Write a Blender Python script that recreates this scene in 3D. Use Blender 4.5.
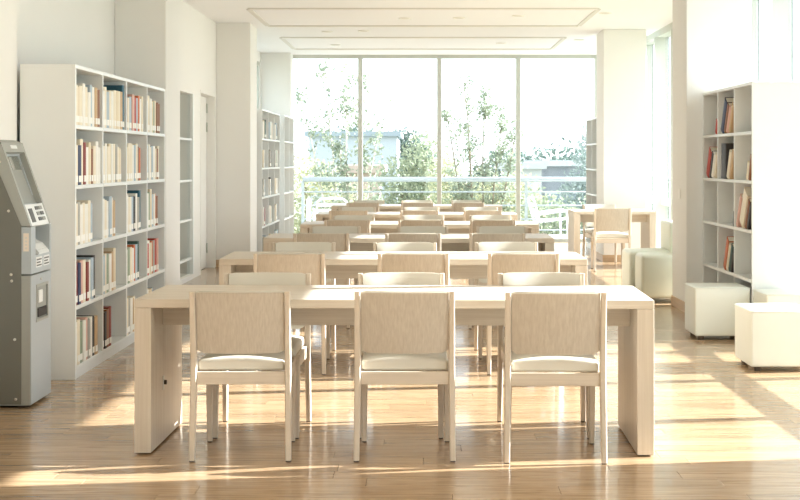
import bpy, bmesh, math, random
from mathutils import Vector, Matrix, Euler
R = math.radians
for o in list(bpy.data.objects):
    bpy.data.objects.remove(o, do_unlink=True)
scene = bpy.context.scene
COL = scene.collection

# ------------------------------------------------------------------ camera
EYE = 1.365
cd = bpy.data.cameras.new('camera')
cd.sensor_width = 36.0
cd.lens = 1400 / 800 * 36.0
cd.shift_x = -21 / 800
cd.shift_y = -90 / 800
cd.clip_end = 600
cam = bpy.data.objects.new('camera', cd)
cam.location = (0, 0, EYE)
cam.rotation_euler = (R(90), 0, 0)
COL.objects.link(cam)
scene.camera = cam

# ------------------------------------------------------------------ sky, sun, exposure
world = bpy.data.worlds.new('world')
scene.world = world
world.use_nodes = True
bg = world.node_tree.nodes['Background']
bg.inputs[0].default_value = (0.85, 0.92, 1.0, 1)
bg.inputs[1].default_value = 1.9

sd = bpy.data.lights.new('sun', 'SUN')
sd.energy = 14.0
sd.angle = R(0.5)
sd.color = (0.97, 0.975, 1.0)
sun = bpy.data.objects.new('sun', sd)
COL.objects.link(sun)
sun.rotation_euler = Vector((1.0, 0.158, 0.592)).to_track_quat('Z', 'Y').to_euler()
sun.location = (12, 4, 9)

def portal(loc, rot, sx, sy):                       # sampling aid for the sky light in the window openings
    ld = bpy.data.lights.new('window_portal', 'AREA')
    ld.shape = 'RECTANGLE'; ld.size = sx; ld.size_y = sy
    ld.cycles.is_portal = True
    o = bpy.data.objects.new('window_portal', ld)
    o.location = loc; o.rotation_euler = rot
    COL.objects.link(o)
portal((3.60, 10.4, 1.55), (0, R(90), 0), 3.2, 26.5)
portal((0.3, 23.62, 1.55), (R(-90), 0, 0), 6.3, 3.2)
portal((-2.95, 20.8, 1.6), (0, R(-90), 0), 3.0, 4.4)

vs = scene.view_settings
vs.view_transform = 'Standard'
vs.look = 'None'
vs.gamma = 1.0
vs.use_curve_mapping = False
vs.exposure = 0.75

# ------------------------------------------------------------------ materials
MATS = {}
def srgb(r, g, b):
    f = lambda c: (c / 12.92) if c <= 0.04045 else ((c + 0.055) / 1.055) ** 2.4
    return (f(r / 255), f(g / 255), f(b / 255), 1)

def plain(name, col, rough=0.6, metal=0.0, noise=0.0, scale=30, bump=0.0, coat=0.0, spec=0.5):
    m = bpy.data.materials.new(name); m.use_nodes = True
    nt = m.node_tree; b = nt.nodes['Principled BSDF']
    b.inputs['Base Color'].default_value = col
    b.inputs['Roughness'].default_value = rough
    b.inputs['Metallic'].default_value = metal
    b.inputs['Coat Weight'].default_value = coat
    b.inputs['Specular IOR Level'].default_value = spec
    if noise or bump:
        tc = nt.nodes.new('ShaderNodeTexCoord')
        nz = nt.nodes.new('ShaderNodeTexNoise'); nz.inputs['Scale'].default_value = scale
        nz.inputs['Detail'].default_value = 4
        nt.links.new(tc.outputs['Object'], nz.inputs['Vector'])
        if noise:
            mx = nt.nodes.new('ShaderNodeMix'); mx.data_type = 'RGBA'
            mx.inputs[6].default_value = tuple(c * (1 - noise) for c in col[:3]) + (1,)
            mx.inputs[7].default_value = tuple(min(1, c * (1 + noise)) for c in col[:3]) + (1,)
            nt.links.new(nz.outputs['Fac'], mx.inputs[0])
            nt.links.new(mx.outputs[2], b.inputs['Base Color'])
        if bump:
            bp = nt.nodes.new('ShaderNodeBump'); bp.inputs['Strength'].default_value = bump
            bp.inputs['Distance'].default_value = 0.004
            nt.links.new(nz.outputs['Fac'], bp.inputs['Height'])
            nt.links.new(bp.outputs['Normal'], b.inputs['Normal'])
    MATS[name] = m
    return m

def wood(name, c1, c2, scale, rough=0.42, coat=0.0):
    """fine stretched grain; scale = per-axis noise frequency"""
    m = bpy.data.materials.new(name); m.use_nodes = True
    nt = m.node_tree; b = nt.nodes['Principled BSDF']
    tc = nt.nodes.new('ShaderNodeTexCoord')
    oi = nt.nodes.new('ShaderNodeObjectInfo')
    mul = nt.nodes.new('ShaderNodeMath'); mul.operation = 'MULTIPLY'; mul.inputs[1].default_value = 37.0
    nt.links.new(oi.outputs['Random'], mul.inputs[0])
    add = nt.nodes.new('ShaderNodeVectorMath'); add.operation = 'ADD'
    nt.links.new(tc.outputs['Object'], add.inputs[0]); nt.links.new(mul.outputs[0], add.inputs[1])
    mp = nt.nodes.new('ShaderNodeMapping'); mp.inputs['Scale'].default_value = scale
    nt.links.new(add.outputs[0], mp.inputs['Vector'])
    nz = nt.nodes.new('ShaderNodeTexNoise'); nz.inputs['Scale'].default_value = 1.0
    nz.inputs['Detail'].default_value = 5; nz.inputs['Roughness'].default_value = 0.6
    nz.inputs['Distortion'].default_value = 0.2
    nt.links.new(mp.outputs[0], nz.inputs['Vector'])
    cr = nt.nodes.new('ShaderNodeValToRGB')
    cr.color_ramp.elements[0].position = 0.3; cr.color_ramp.elements[0].color = c2
    cr.color_ramp.elements[1].position = 0.7; cr.color_ramp.elements[1].color = c1
    nt.links.new(nz.outputs['Fac'], cr.inputs[0])
    nt.links.new(cr.outputs[0], b.inputs['Base Color'])
    b.inputs['Roughness'].default_value = rough
    b.inputs['Coat Weight'].default_value = coat
    MATS[name] = m
    return m

def glass(name, tint, gloss=0.06):
    m = bpy.data.materials.new(name); m.use_nodes = True
    nt = m.node_tree
    for n in list(nt.nodes): nt.nodes.remove(n)
    out = nt.nodes.new('ShaderNodeOutputMaterial')
    tr = nt.nodes.new('ShaderNodeBsdfTransparent'); tr.inputs[0].default_value = tint
    gl = nt.nodes.new('ShaderNodeBsdfGlossy'); gl.inputs['Roughness'].default_value = 0.02
    lw = nt.nodes.new('ShaderNodeLayerWeight'); lw.inputs[0].default_value = 0.5
    pw = nt.nodes.new('ShaderNodeMath'); pw.operation = 'POWER'; pw.inputs[1].default_value = 5.0
    nt.links.new(lw.outputs['Facing'], pw.inputs[0])
    fr = nt.nodes.new('ShaderNodeMath'); fr.operation = 'MULTIPLY_ADD'; fr.inputs[1].default_value = 0.5; fr.inputs[2].default_value = 0.02
    nt.links.new(pw.outputs[0], fr.inputs[0])
    mx = nt.nodes.new('ShaderNodeMixShader')
    nt.links.new(fr.outputs[0], mx.inputs[0])
    nt.links.new(tr.outputs[0], mx.inputs[1]); nt.links.new(gl.outputs[0], mx.inputs[2])
    nt.links.new(mx.outputs[0], out.inputs[0])
    MATS[name] = m
    return m

def leafmat(name, c1, c2):
    m = bpy.data.materials.new(name); m.use_nodes = True
    nt = m.node_tree
    for n in list(nt.nodes): nt.nodes.remove(n)
    out = nt.nodes.new('ShaderNodeOutputMaterial')
    tc = nt.nodes.new('ShaderNodeTexCoord')
    nz = nt.nodes.new('ShaderNodeTexNoise'); nz.inputs['Scale'].default_value = 6.0; nz.inputs['Detail'].default_value = 3
    nt.links.new(tc.outputs['Object'], nz.inputs['Vector'])
    cr = nt.nodes.new('ShaderNodeValToRGB')
    cr.color_ramp.elements[0].position = 0.35; cr.color_ramp.elements[0].color = c1
    cr.color_ramp.elements[1].position = 0.65; cr.color_ramp.elements[1].color = c2
    nt.links.new(nz.outputs['Fac'], cr.inputs[0])
    d = nt.nodes.new('ShaderNodeBsdfDiffuse'); t = nt.nodes.new('ShaderNodeBsdfTranslucent')
    nt.links.new(cr.outputs[0], d.inputs[0]); nt.links.new(cr.outputs[0], t.inputs[0])
    mx = nt.nodes.new('ShaderNodeMixShader'); mx.inputs[0].default_value = 0.4
    nt.links.new(d.outputs[0], mx.inputs[1]); nt.links.new(t.outputs[0], mx.inputs[2])
    nt.links.new(mx.outputs[0], out.inputs[0])
    MATS[name] = m
    return m

plain('wall_paint', srgb(239, 238, 234), 0.75, noise=0.01, scale=3)
plain('ceiling_paint', srgb(240, 241, 243), 0.85, noise=0.008, scale=2)
plain('white_laminate', srgb(234, 237, 236), 0.4, noise=0.01, scale=6)
plain('back_laminate', srgb(224, 228, 226), 0.5)
plain('alu', srgb(198, 202, 194), 0.42, 0.0, noise=0.02, scale=10)
plain('gasket', srgb(92, 104, 102), 0.5)
plain('slot', srgb(216, 214, 208), 0.5, 0.2)
plain('lamp_white', srgb(245, 244, 238), 0.4)
OA, OB = srgb(217, 206, 190), srgb(201, 187, 169)
wood('oak_x', OA, OB, (1.6, 55, 55))
wood('oak_y', OA, OB, (55, 1.6, 55))
wood('oak_z', OA, OB, (55, 55, 1.6))
wood('chair_wood', srgb(219, 206, 189), srgb(204, 190, 172), (60, 60, 2.2))
wood('chair_wood_x', srgb(219, 206, 189), srgb(204, 190, 172), (2.2, 60, 60))
wood('veneer', srgb(204, 194, 179), srgb(187, 175, 159), (120, 120, 0.9))
wood('base_wood', srgb(205, 178, 146), srgb(186, 158, 128), (3, 3, 60))
plain('seat_leather', srgb(216, 211, 198), 0.5, noise=0.02, scale=20, bump=0.08)
plain('stool_leather', srgb(228, 231, 222), 0.42, noise=0.015, scale=14, bump=0.06)
plain('lounge_leather', srgb(212, 214, 198), 0.45, noise=0.02, scale=14, bump=0.06)
plain('foot_dark', srgb(84, 72, 60), 0.5)
plain('kiosk_grey', srgb(164, 166, 160), 0.42, 0.25, noise=0.015, scale=60)
plain('kiosk_front', srgb(178, 186, 190), 0.38, 0.25, noise=0.015, scale=60)
plain('kiosk_dark', srgb(112, 112, 104), 0.5, 0.1, noise=0.04, scale=220)
plain('kiosk_recess', srgb(150, 152, 146), 0.5)
plain('kiosk_white', srgb(226, 228, 226), 0.45)
plain('kiosk_mark', srgb(98, 100, 100), 0.6)
plain('screen', srgb(116, 122, 116), 0.12, coat=0.6)
plain('black', srgb(34, 34, 34), 0.5)
plain('bolt', srgb(214, 212, 204), 0.35, 0.5)
plain('sticker', srgb(233, 220, 204), 0.6)
plain('paper', srgb(238, 232, 216), 0.8, noise=0.05, scale=300)
plain('label_white', srgb(247, 246, 240), 0.7)
plain('white_metal', srgb(240, 242, 240), 0.4)
plain('rail_metal', srgb(172, 180, 182), 0.35, 0.3)
plain('concrete', srgb(176, 176, 172), 0.85, noise=0.06, scale=3)
plain('ground', srgb(120, 126, 106), 0.95, noise=0.25, scale=0.3)
plain('warehouse', srgb(180, 188, 194), 0.7, noise=0.03, scale=0.5)
plain('warehouse_roof', srgb(150, 162, 170), 0.7)
plain('brick_pale', srgb(184, 166, 156), 0.85, noise=0.06, scale=2)
plain('grey_clad', srgb(124, 130, 137), 0.7, noise=0.03, scale=1)
plain('white_clad', srgb(178, 182, 184), 0.7)
plain('far_glass', srgb(116, 130, 140), 0.3)
plain('bark_pale', srgb(206, 200, 184), 0.85, noise=0.15, scale=12)
plain('bark', srgb(138, 126, 106), 0.9, noise=0.2, scale=12)
leafmat('leaf_birch', srgb(136, 148, 132), srgb(172, 180, 158))
leafmat('leaf_yellow', srgb(158, 162, 132), srgb(196, 196, 164))
leafmat('leaf_mid', srgb(138, 150, 130), srgb(176, 182, 156))
leafmat('leaf_blue', srgb(140, 154, 152), srgb(170, 182, 176))
leafmat('leaf_far', srgb(84, 102, 98), srgb(118, 134, 124))
glass('pane_glass', (0.97, 0.985, 0.98, 1))
glass('pane_green', (0.955, 0.97, 0.962, 1))

# floor board material: tone per board comes from a colour attribute
m = bpy.data.materials.new('floor_wood'); m.use_nodes = True
nt = m.node_tree; b = nt.nodes['Principled BSDF']
tc = nt.nodes.new('ShaderNodeTexCoord')
at = nt.nodes.new('ShaderNodeAttribute'); at.attribute_name = 'tone'
sc = nt.nodes.new('ShaderNodeVectorMath'); sc.operation = 'SCALE'; sc.inputs[3].default_value = 11.0
nt.links.new(at.outputs['Color'], sc.inputs[0])
ad = nt.nodes.new('ShaderNodeVectorMath'); ad.operation = 'ADD'
nt.links.new(tc.outputs['Object'], ad.inputs[0]); nt.links.new(sc.outputs[0], ad.inputs[1])
mp = nt.nodes.new('ShaderNodeMapping'); mp.inputs['Scale'].default_value = (2.2, 34, 8)
nt.links.new(ad.outputs[0], mp.inputs[0])
nz = nt.nodes.new('ShaderNodeTexNoise'); nz.inputs['Detail'].default_value = 6; nz.inputs['Distortion'].default_value = 1.4
nz.inputs['Scale'].default_value = 1.0
nt.links.new(mp.outputs[0], nz.inputs['Vector'])
cr = nt.nodes.new('ShaderNodeValToRGB')
cr.color_ramp.elements[0].position = 0.32; cr.color_ramp.elements[0].color = srgb(152, 122, 90)
cr.color_ramp.elements[1].position = 0.68; cr.color_ramp.elements[1].color = srgb(192, 163, 128)
nt.links.new(nz.outputs['Fac'], cr.inputs[0])
sx = nt.nodes.new('ShaderNodeSeparateColor'); nt.links.new(at.outputs['Color'], sx.inputs[0])
mr = nt.nodes.new('ShaderNodeMapRange'); mr.inputs[3].default_value = 0.86; mr.inputs[4].default_value = 1.14
nt.links.new(sx.outputs[0], mr.inputs[0])
hs = nt.nodes.new('ShaderNodeHueSaturation'); nt.links.new(cr.outputs[0], hs.inputs['Color']); nt.links.new(mr.outputs[0], hs.inputs['Value'])
nt.links.new(hs.outputs[0], b.inputs['Base Color'])
b.inputs['Roughness'].default_value = 0.27
b.inputs['Coat Weight'].default_value = 0.5
b.inputs['Coat Roughness'].default_value = 0.09
MATS['floor_wood'] = m

BOOKCOL = {
    'cream': srgb(236, 226, 204), 'white': srgb(240, 238, 230), 'ivory': srgb(228, 214, 186), 'tan': srgb(200, 168, 128),
    'brown': srgb(140, 92, 60), 'dark red': srgb(134, 52, 44), 'orange': srgb(206, 112, 66), 'navy': srgb(52, 62, 96),
    'teal': srgb(42, 92, 112), 'pale blue': srgb(176, 192, 204), 'sage green': srgb(150, 166, 142), 'dark green': srgb(58, 84, 78),
    'grey': srgb(170, 168, 160), 'black': srgb(52, 50, 52), 'red': srgb(186, 66, 54), 'pink': srgb(222, 178, 164),
}
for k, c in BOOKCOL.items():
    plain('book_' + k.replace(' ', '_'), c, 0.55, noise=0.06, scale=40)

# ------------------------------------------------------------------ helpers
def link(o, parent=None):
    COL.objects.link(o)
    if parent is not None: o.parent = parent
    return o
def tag(o, label, cat, group=None, kind=None):
    o['label'] = label; o['category'] = cat
    if group: o['group'] = group
    if kind: o['kind'] = kind
    return o
def empty(name, loc=(0, 0, 0), rz=0.0):
    o = bpy.data.objects.new(name, None); o.empty_display_size = 0.1
    o.location = loc; o.rotation_euler = (0, 0, rz)
    return link(o)
def mesh_obj(name, bm, mat, parent=None, smooth=False):
    me = bpy.data.meshes.new(name)
    bmesh.ops.recalc_face_normals(bm, faces=bm.faces)
    bm.to_mesh(me); bm.free()
    if smooth:
        for p in me.polygons: p.use_smooth = True
    me.materials.append(MATS[mat])
    return link(bpy.data.objects.new(name, me), parent)
def box_into(bm, x0, x1, y0, y1, z0, z1, bev=0.0, seg=1):
    vs_ = [bm.verts.new(p) for p in ((x0,y0,z0),(x1,y0,z0),(x1,y1,z0),(x0,y1,z0),(x0,y0,z1),(x1,y0,z1),(x1,y1,z1),(x0,y1,z1))]
    fs = [bm.faces.new([vs_[i] for i in f]) for f in ((3,2,1,0),(4,5,6,7),(0,1,5,4),(1,2,6,5),(2,3,7,6),(3,0,4,7))]
    if bev > 0:
        es = set(e for f in fs for e in f.edges)
        bmesh.ops.bevel(bm, geom=list(es), offset=bev, segments=seg, affect='EDGES', profile=0.5)
def box(name, x0, x1, y0, y1, z0, z1, mat, parent=None, bev=0.0, seg=1):
    bm = bmesh.new(); box_into(bm, min(x0,x1), max(x0,x1), min(y0,y1), max(y0,y1), min(z0,z1), max(z0,z1), bev, seg)
    return mesh_obj(name, bm, mat, parent)
def boxes(name, lst, mat, parent=None, bev=0.0):
    bm = bmesh.new()
    for b_ in lst: box_into(bm, *b_, bev=bev)
    return mesh_obj(name, bm, mat, parent)
def loft_into(bm, rings, cap=True):
    rs = [[bm.verts.new(p) for p in r] for r in rings]
    n = len(rs[0])
    for a, b_ in zip(rs[:-1], rs[1:]):
        for i in range(n):
            bm.faces.new((a[i], a[(i+1) % n], b_[(i+1) % n], b_[i]))
    if cap:
        bm.faces.new(rs[0][::-1]); bm.faces.new(rs[-1])
def sect(c, hx, hy, n=8, k=0.7):
    """rounded-rectangle ring around c in the xy plane"""
    cx, cy, cz = c
    pts = [(1, k), (k, 1), (-k, 1), (-1, k), (-1, -k), (-k, -1), (k, -1), (1, -k)]
    return [(cx + a * hx, cy + b_ * hy, cz) for a, b_ in pts]
def tube_into(bm, pts, rad, n=8):
    pts = [Vector(p) for p in pts]
    rads = rad if isinstance(rad, (list, tuple)) else [rad] * len(pts)
    rings = []
    for i, p in enumerate(pts):
        t = (pts[min(i+1, len(pts)-1)] - pts[max(i-1, 0)]).normalized()
        u = t.cross(Vector((0, 0, 1)))
        if u.length < 1e-3: u = t.cross(Vector((0, 1, 0)))
        u.normalize(); v = t.cross(u)
        rings.append([tuple(p + (u * math.cos(2*math.pi*k/n) + v * math.sin(2*math.pi*k/n)) * rads[i]) for k in range(n)])
    loft_into(bm, rings)
def tube(name, pts, rad, mat, parent=None, n=8):
    bm = bmesh.new(); tube_into(bm, pts, rad, n)
    return mesh_obj(name, bm, mat, parent, smooth=True)
def prism_into(bm, poly, axis, a0, a1):
    """poly: 2D points; axis 'y': poly in xz, extruded over y; axis 'z': poly in xy"""
    f = (lambda p, a: (p[0], a, p[1])) if axis == 'y' else ((lambda p, a: (p[0], p[1], a)) if axis == 'z' else (lambda p, a: (a, p[0], p[1])))
    loft_into(bm, [[f(p, a0) for p in poly], [f(p, a1) for p in poly]])
def prism(name, poly, axis, a0, a1, mat, parent=None):
    bm = bmesh.new(); prism_into(bm, poly, axis, a0, a1)
    return mesh_obj(name, bm, mat, parent)
def soft_box(name, x0, x1, y0, y1, z0, z1, r, mat, parent=None, bulge=0.0, n=4, side_bulge=0.0, edge=1.0):
    """upholstered block: rounded edges, domed top"""
    c = Vector(((x0+x1)/2, (y0+y1)/2, (z0+z1)/2)); h = Vector(((x1-x0)/2, (y1-y0)/2, (z1-z0)/2))
    rr = [min(r, q * 0.98) for q in h]
    def ax(i):
        a = [-h[i] + rr[i] * k / 3 for k in range(3)]
        mid = [-h[i] + rr[i] + (2*h[i] - 2*rr[i]) * k / n for k in range(n + 1)]
        return a + mid + [-q for q in a[::-1]]
    A = [ax(i) for i in range(3)]
    bm = bmesh.new()
    def put(p):
        q = Vector([max(-h[i] + rr[i], min(h[i] - rr[i], p[i])) for i in range(3)])
        d = Vector(p) - q
        if d.length > 1e-9:
            dd = Vector([d[i] / rr[i] for i in range(3)]); dd.normalize()
            q = q + Vector([dd[i] * rr[i] for i in range(3)])
        u = [q[i] / h[i] for i in range(3)]
        if u[2] > 0: q.z += bulge * (1 - u[0]**2) * (1 - edge * u[1]**2) * u[2]
        w = (1 - u[2]**2)
        q.x += side_bulge * u[0] * w * (1 - u[1]**2); q.y += side_bulge * u[1] * w * (1 - u[0]**2)
        return bm.verts.new(q + c)
    for i in range(3):
        j, k = (i + 1) % 3, (i + 2) % 3
        for s in (-1, 1):
            grid = []
            for a in A[j]:
                row = []
                for b_ in A[k]:
                    p = [0, 0, 0]; p[i] = s * h[i]; p[j] = a; p[k] = b_
                    row.append(put(p))
                grid.append(row)
            for a in range(len(grid) - 1):
                for b_ in range(len(grid[0]) - 1):
                    bm.faces.new((grid[a][b_], grid[a+1][b_], grid[a+1][b_+1], grid[a][b_+1]))
    bmesh.ops.remove_doubles(bm, verts=bm.verts, dist=1e-5)
    return mesh_obj(name, bm, mat, parent, smooth=True)
def copy_tree(o, parent=None):
    c = o.copy(); COL.objects.link(c)
    if parent is not None: c.parent = parent
    for ch in CHILD.get(o, list(o.children)):
        copy_tree(ch, c)
    return c
CHILD = {}
ORD = ['first', 'second', 'third', 'fourth', 'fifth', 'sixth', 'seventh']

# ================================================================== STRUCTURE
XL, XR, YB, YF, ZC = -2.62, 3.32, -2.54, 23.4, 3.12
rnd = random.Random(4)
# ---- floor: slab with boards laid across the room
floor = box('floor', XL - 0.3, XR + 0.12, YB - 0.2, YF + 0.12, -0.25, -0.014, 'base_wood')
tag(floor, 'varnished honey-coloured wooden strip floor', 'floor', kind='structure')
BW = 0.14
def board_geo(bm, lay, x0, x1, y0, y1, tone):
    g = 0.0004
    n0 = len(bm.faces)
    vs0 = [(x0+g, y0+g), (x1-g, y0+g), (x1-g, y1-g), (x0+g, y1-g)]
    e = 0.001
    rings = [[(x, y, -0.014) for x, y in vs0], [(x, y, -0.0015) for x, y in vs0],
             [(x0+g+e, y0+g+e, 0), (x1-g-e, y0+g+e, 0), (x1-g-e, y1-g-e, 0), (x0+g+e, y1-g-e, 0)]]
    rs = [[bm.verts.new(p) for p in r] for r in rings]
    fs = []
    for a, b_ in zip(rs[:-1], rs[1:]):
        for i in range(4): fs.append(bm.faces.new((a[i], a[(i+1) % 4], b_[(i+1) % 4], b_[i])))
    fs.append(bm.faces.new(rs[-1]))
    for f in fs:
        for l in f.loops: l[lay] = (tone, rnd_t[0], rnd_t[1], 1)
rnd_t = [0, 0]
bm_rest = bmesh.new(); lay_rest = bm_rest.loops.layers.float_color.new('tone')
count = 0
y = YB
near_rows = []
while y < YF:
    x = XL - 0.1 - rnd.random() * 1.2
    while x < XR:
        L = rnd.choice((0.9, 1.2, 1.2, 1.5))
        x1 = x + L
        a, b_ = max(x, XL - 0.2), min(x1, XR + 0.02)
        if b_ - a > 0.05:
            t = rnd.random(); rnd_t[0] = rnd.random(); rnd_t[1] = rnd.random()
            vis = a < 0.29 * y + 0.1 and b_ > -0.31 * y - 0.1
            if 5.45 < y and count < 300 and vis:
                bm = bmesh.new(); lay = bm.loops.layers.float_color.new('tone')
                board_geo(bm, lay, a, b_, y, y + BW, t)
                mesh_obj('floor_board', bm, 'floor_wood', floor)
                count += 1
            else:
                board_geo(bm_rest, lay_rest, a, b_, y, y + BW, t)
        x = x1
    y += BW
o = mesh_obj('floor_boards', bm_rest, 'floor_wood', floor); o['kind'] = 'stuff'

# ---- ceiling with linear air slots and downlights
ceil = box('ceiling', XL - 0.3, XR + 0.12, YB - 0.2, YF + 0.12, ZC, ZC + 0.2, 'ceiling_paint')
tag(ceil, 'smooth off-white plaster ceiling', 'ceiling', kind='structure')
n_tr = 0
for (ya, yb) in ((4.6, 6.7), (8.5, 10.6), (12.35, 14.45), (16.2, 18.3), (20.0, 22.1)):
    n_tr += 1
    fr = empty('trim_%d' % n_tr, (0.03, (ya + yb) / 2, ZC))
    tag(fr, 'rectangular linear air slot frame set in the ceiling, %s from the window wall' % ORD[5 - n_tr], 'trim', kind='structure')
    hx, hy = 2.03, (yb - ya) / 2
    for s in (-1, 1):
        box('slot_channel', -hx, hx, s*hy - 0.055, s*hy + 0.055, -0.012, 0.004, 'slot', fr, 0.003)
        box('slot_blade', -hx + 0.02, hx - 0.02, s*hy - 0.012, s*hy + 0.012, -0.018, -0.010, 'lamp_white', fr)
        box('slot_channel', s*hx - 0.03, s*hx + 0.03, -hy + 0.056, hy - 0.056, -0.012, 0.004, 'slot', fr, 0.003)
for i, (dx, dy) in enumerate(((-1.28, 19.1), (-0.78, 19.0), (0.47, 17.25), (1.18, 17.0), (2.2, 16.7), (-0.2, 17.3), (1.2, 21.0), (-1.3, 21.3), (2.3, 20.4))):
    dl = empty('downlight', (dx, dy, ZC))
    tag(dl, 'small round white downlight set flush in the plaster ceiling', 'downlight', 'ceiling downlights')
    bm = bmesh.new()
    loft_into(bm, [[(r_ * math.cos(a), r_ * math.sin(a), z) for a in [2*math.pi*k/20 for k in range(20)]] for r_, z in ((0.075, 0.002), (0.08, -0.006), (0.07, -0.012), (0.052, -0.010))], cap=False)
    mesh_obj('trim_ring', bm, 'lamp_white', dl, True)
    bm = bmesh.new(); bmesh.ops.create_cone(bm, segments=20, radius1=0.054, radius2=0.054, depth=0.006, cap_ends=True, matrix=Matrix.Translation((0, 0, -0.005)))
    mesh_obj('lens', bm, 'slot', dl)

# ---- walls
T = 0.16
def wl(y0, y1, z0=0.0, z1=ZC): return (XL - T, XL, y0, y1, z0, z1)
w = boxes('wall_left', [wl(YB - 0.1, 12.7), (XL, -2.505, YB - 0.1, 8.68, 0, ZC), wl(12.7, 16.1, 0, 0.06), wl(12.7, 16.1, 2.12, ZC), wl(16.1, 16.6), wl(16.6, 17.8, 2.2, ZC),
                        wl(17.8, 18.75), wl(18.75, 22.75, 0, 0.5), wl(18.75, 22.75, 2.95, ZC), wl(22.75, YF)], 'wall_paint')
tag(w, 'plain cream painted wall behind the kiosk and bookcases', 'wall', kind='structure')
w = boxes('wall_back', [(XL - T, XR + 0.1, YB - 0.2, YB - 0.02, 0, ZC)], 'wall_paint')
tag(w, 'plain cream wall opposite the window wall', 'wall', kind='structure')
# small closed rooms behind the glazed partition and the door
w = boxes('wall_closet', [(XL - 0.55, XL - 0.45, 12.6, 16.3, 0, 2.6), (XL - 1.3, XL - 1.2, 16.4, 18.2, 0, 2.6), (XL - 1.2, XL - T, 12.5, 12.6, 0, 2.6), (XL - 1.2, XL - T, 18.1, 18.2, 0, 2.6),
                          (XL - 1.2, XL - T, 16.3, 16.4, 0, 2.6), (XL - 1.3, XL - T, 12.5, 18.2, 2.6, 2.7), (XL - 1.3, XL - T, 12.5, 18.2, -0.1, 0)], 'wall_paint')
tag(w, 'cream walls of the side room behind the glazed partition', 'wall', kind='structure')

def pillar(x0, x1, y0, y1, label):
    p = box('pillar', x0, x1, y0, y1, 0, ZC, 'wall_paint', None, 0.006)
    tag(p, label, 'pillar', kind='structure')
    e = 0.012
    box('baseboard', x0 - e, x1 + e, y0 - e, y0, 0, 0.09, 'base_wood', p)
    if x0 > 0: box('baseboard', x0 - e, x0, y0, y1, 0, 0.09, 'base_wood', p)
    else: box('baseboard', x1, x1 + e, y0, y1, 0, 0.09, 'base_wood', p)
    return p
pillar(XL, -2.18, 11.97, 12.67, 'cream square pillar at the far end of the tall left bookcase')
pillar(XL, -2.18, 17.9, 18.6, 'cream square pillar between the door and the white shelving by the windows')
pillar(XL, -2.13, 22.9, YF - 0.1, 'cream square pillar in the corner beside the window wall')
pillar(-2.505, -2.18, 6.04 - 5.93, 6.74 - 5.93, 'cream square pillar beyond the kiosk on the plain wall side')
pillar(2.37, 2.95, 5.75, 6.5, 'white square pillar near the single cube stool')
pR = pillar(2.37, 2.95, 12.5, 13.2, 'white square pillar beside the half-empty bookcase')
pillar(2.45, 3.03, 18.8, 19.55, 'white square pillar behind the small two-seat table')
box('wall_sensor', 2.362, 2.37, 12.78, 12.86, 1.01, 1.10, 'lamp_white', pR, 0.002)
bx_ = box('baseboard_left', -2.505, -2.493, YB, 7.6, 0, 0.09, 'base_wood'); tag(bx_, 'low tan skirting board along the cream wall', 'baseboard', kind='structure')

# ---- window wall (far)
def pane_box(name, x0, x1, y0, y1, z0, z1, mat, parent): return box(name, x0, x1, y0, y1, z0, z1, mat, parent)
win = empty('window_1', (0, YF, 0))
tag(win, 'floor-to-ceiling window wall of four tall panes overlooking the terrace', 'window', kind='structure')
mx_ = [-2.33, -1.013, 0.305, 1.622, 2.94]
for mxx in mx_:
    box('mullion', mxx - 0.037, mxx + 0.037, -0.07, 0.07, 0.05, ZC - 0.06, 'alu', win, 0.004)
box('head_rail', XL, XR, -0.07, 0.07, ZC - 0.06, ZC, 'alu', win)
box('sill_rail', XL, XR, -0.07, 0.07, 0, 0.05, 'alu', win)
ed = [XL + 0.0] + mx_ + [XR]
for a, b_ in zip(ed[:-1], ed[1:]):
    a2 = a + (0.037 if a != ed[0] else 0); b2 = b_ - (0.037 if b_ != ed[-1] else 0)
    pane_box('pane', a2, b2, 0.0, 0.010, 0.05, ZC - 0.06, 'pane_glass', win)

# ---- glazed right-hand facade
win = empty('window_2', (XR, 0, 0))
tag(win, 'long glazed facade with slim grey mullions and a low transom behind the pillars', 'window', kind='structure')
ml = [YB + 1.27 * i for i in range(21)]
TZ0, TZ1 = 0.755, 0.845
for yy in ml:
    box('mullion', -0.145, 0.03, yy - 0.04, yy + 0.04, 0.06, ZC - 0.09, 'alu', win, 0.003)
    box('gasket', 0.031, 0.046, yy - 0.03, yy + 0.03, 0.06, ZC - 0.09, 'gasket', win)
box('head_rail', -0.12, 0.05, YB, YF - 0.08, ZC - 0.09, ZC, 'alu', win)
box('sill_rail', -0.12, 0.05, YB, YF - 0.08, 0, 0.06, 'alu', win)
for a, b_ in zip(ml[:-1], ml[1:]):
    b2 = min(b_, YF - 0.05)
    box('transom', -0.06, 0.02, a + 0.041, b2 - 0.041, TZ0, TZ1, 'alu', win)
    pane_box('pane', 0.0, 0.010, a + 0.041, b2 - 0.041, 0.06, TZ0, 'pane_green', win)
    pane_box('pane', 0.0, 0.010, a + 0.041, b2 - 0.041, TZ1, ZC - 0.09, 'pane_green', win)
# ---- side window in the left wall
win = empty('window_3', (XL, 20.75, 0))
tag(win, 'tall side window above the white shelving near the corner pillar', 'window', kind='structure')
for yy in (-2.0, -0.67, 0.67, 2.0):
    box('mullion', -0.12, -0.02, yy - 0.03, yy + 0.03, 0.56, 2.89, 'alu', win)
box('head_rail', -0.12, -0.02, -2.03, 2.03, 2.89, 2.95, 'alu', win); box('sill_rail', -0.12, -0.02, -2.03, 2.03, 0.5, 0.56, 'alu', win)
for a in (-2.0, -0.67, 0.67):
    pane_box('pane', -0.075, -0.065, a + 0.03, a + 1.30, 0.56, 2.89, 'pane_glass', win)
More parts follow.
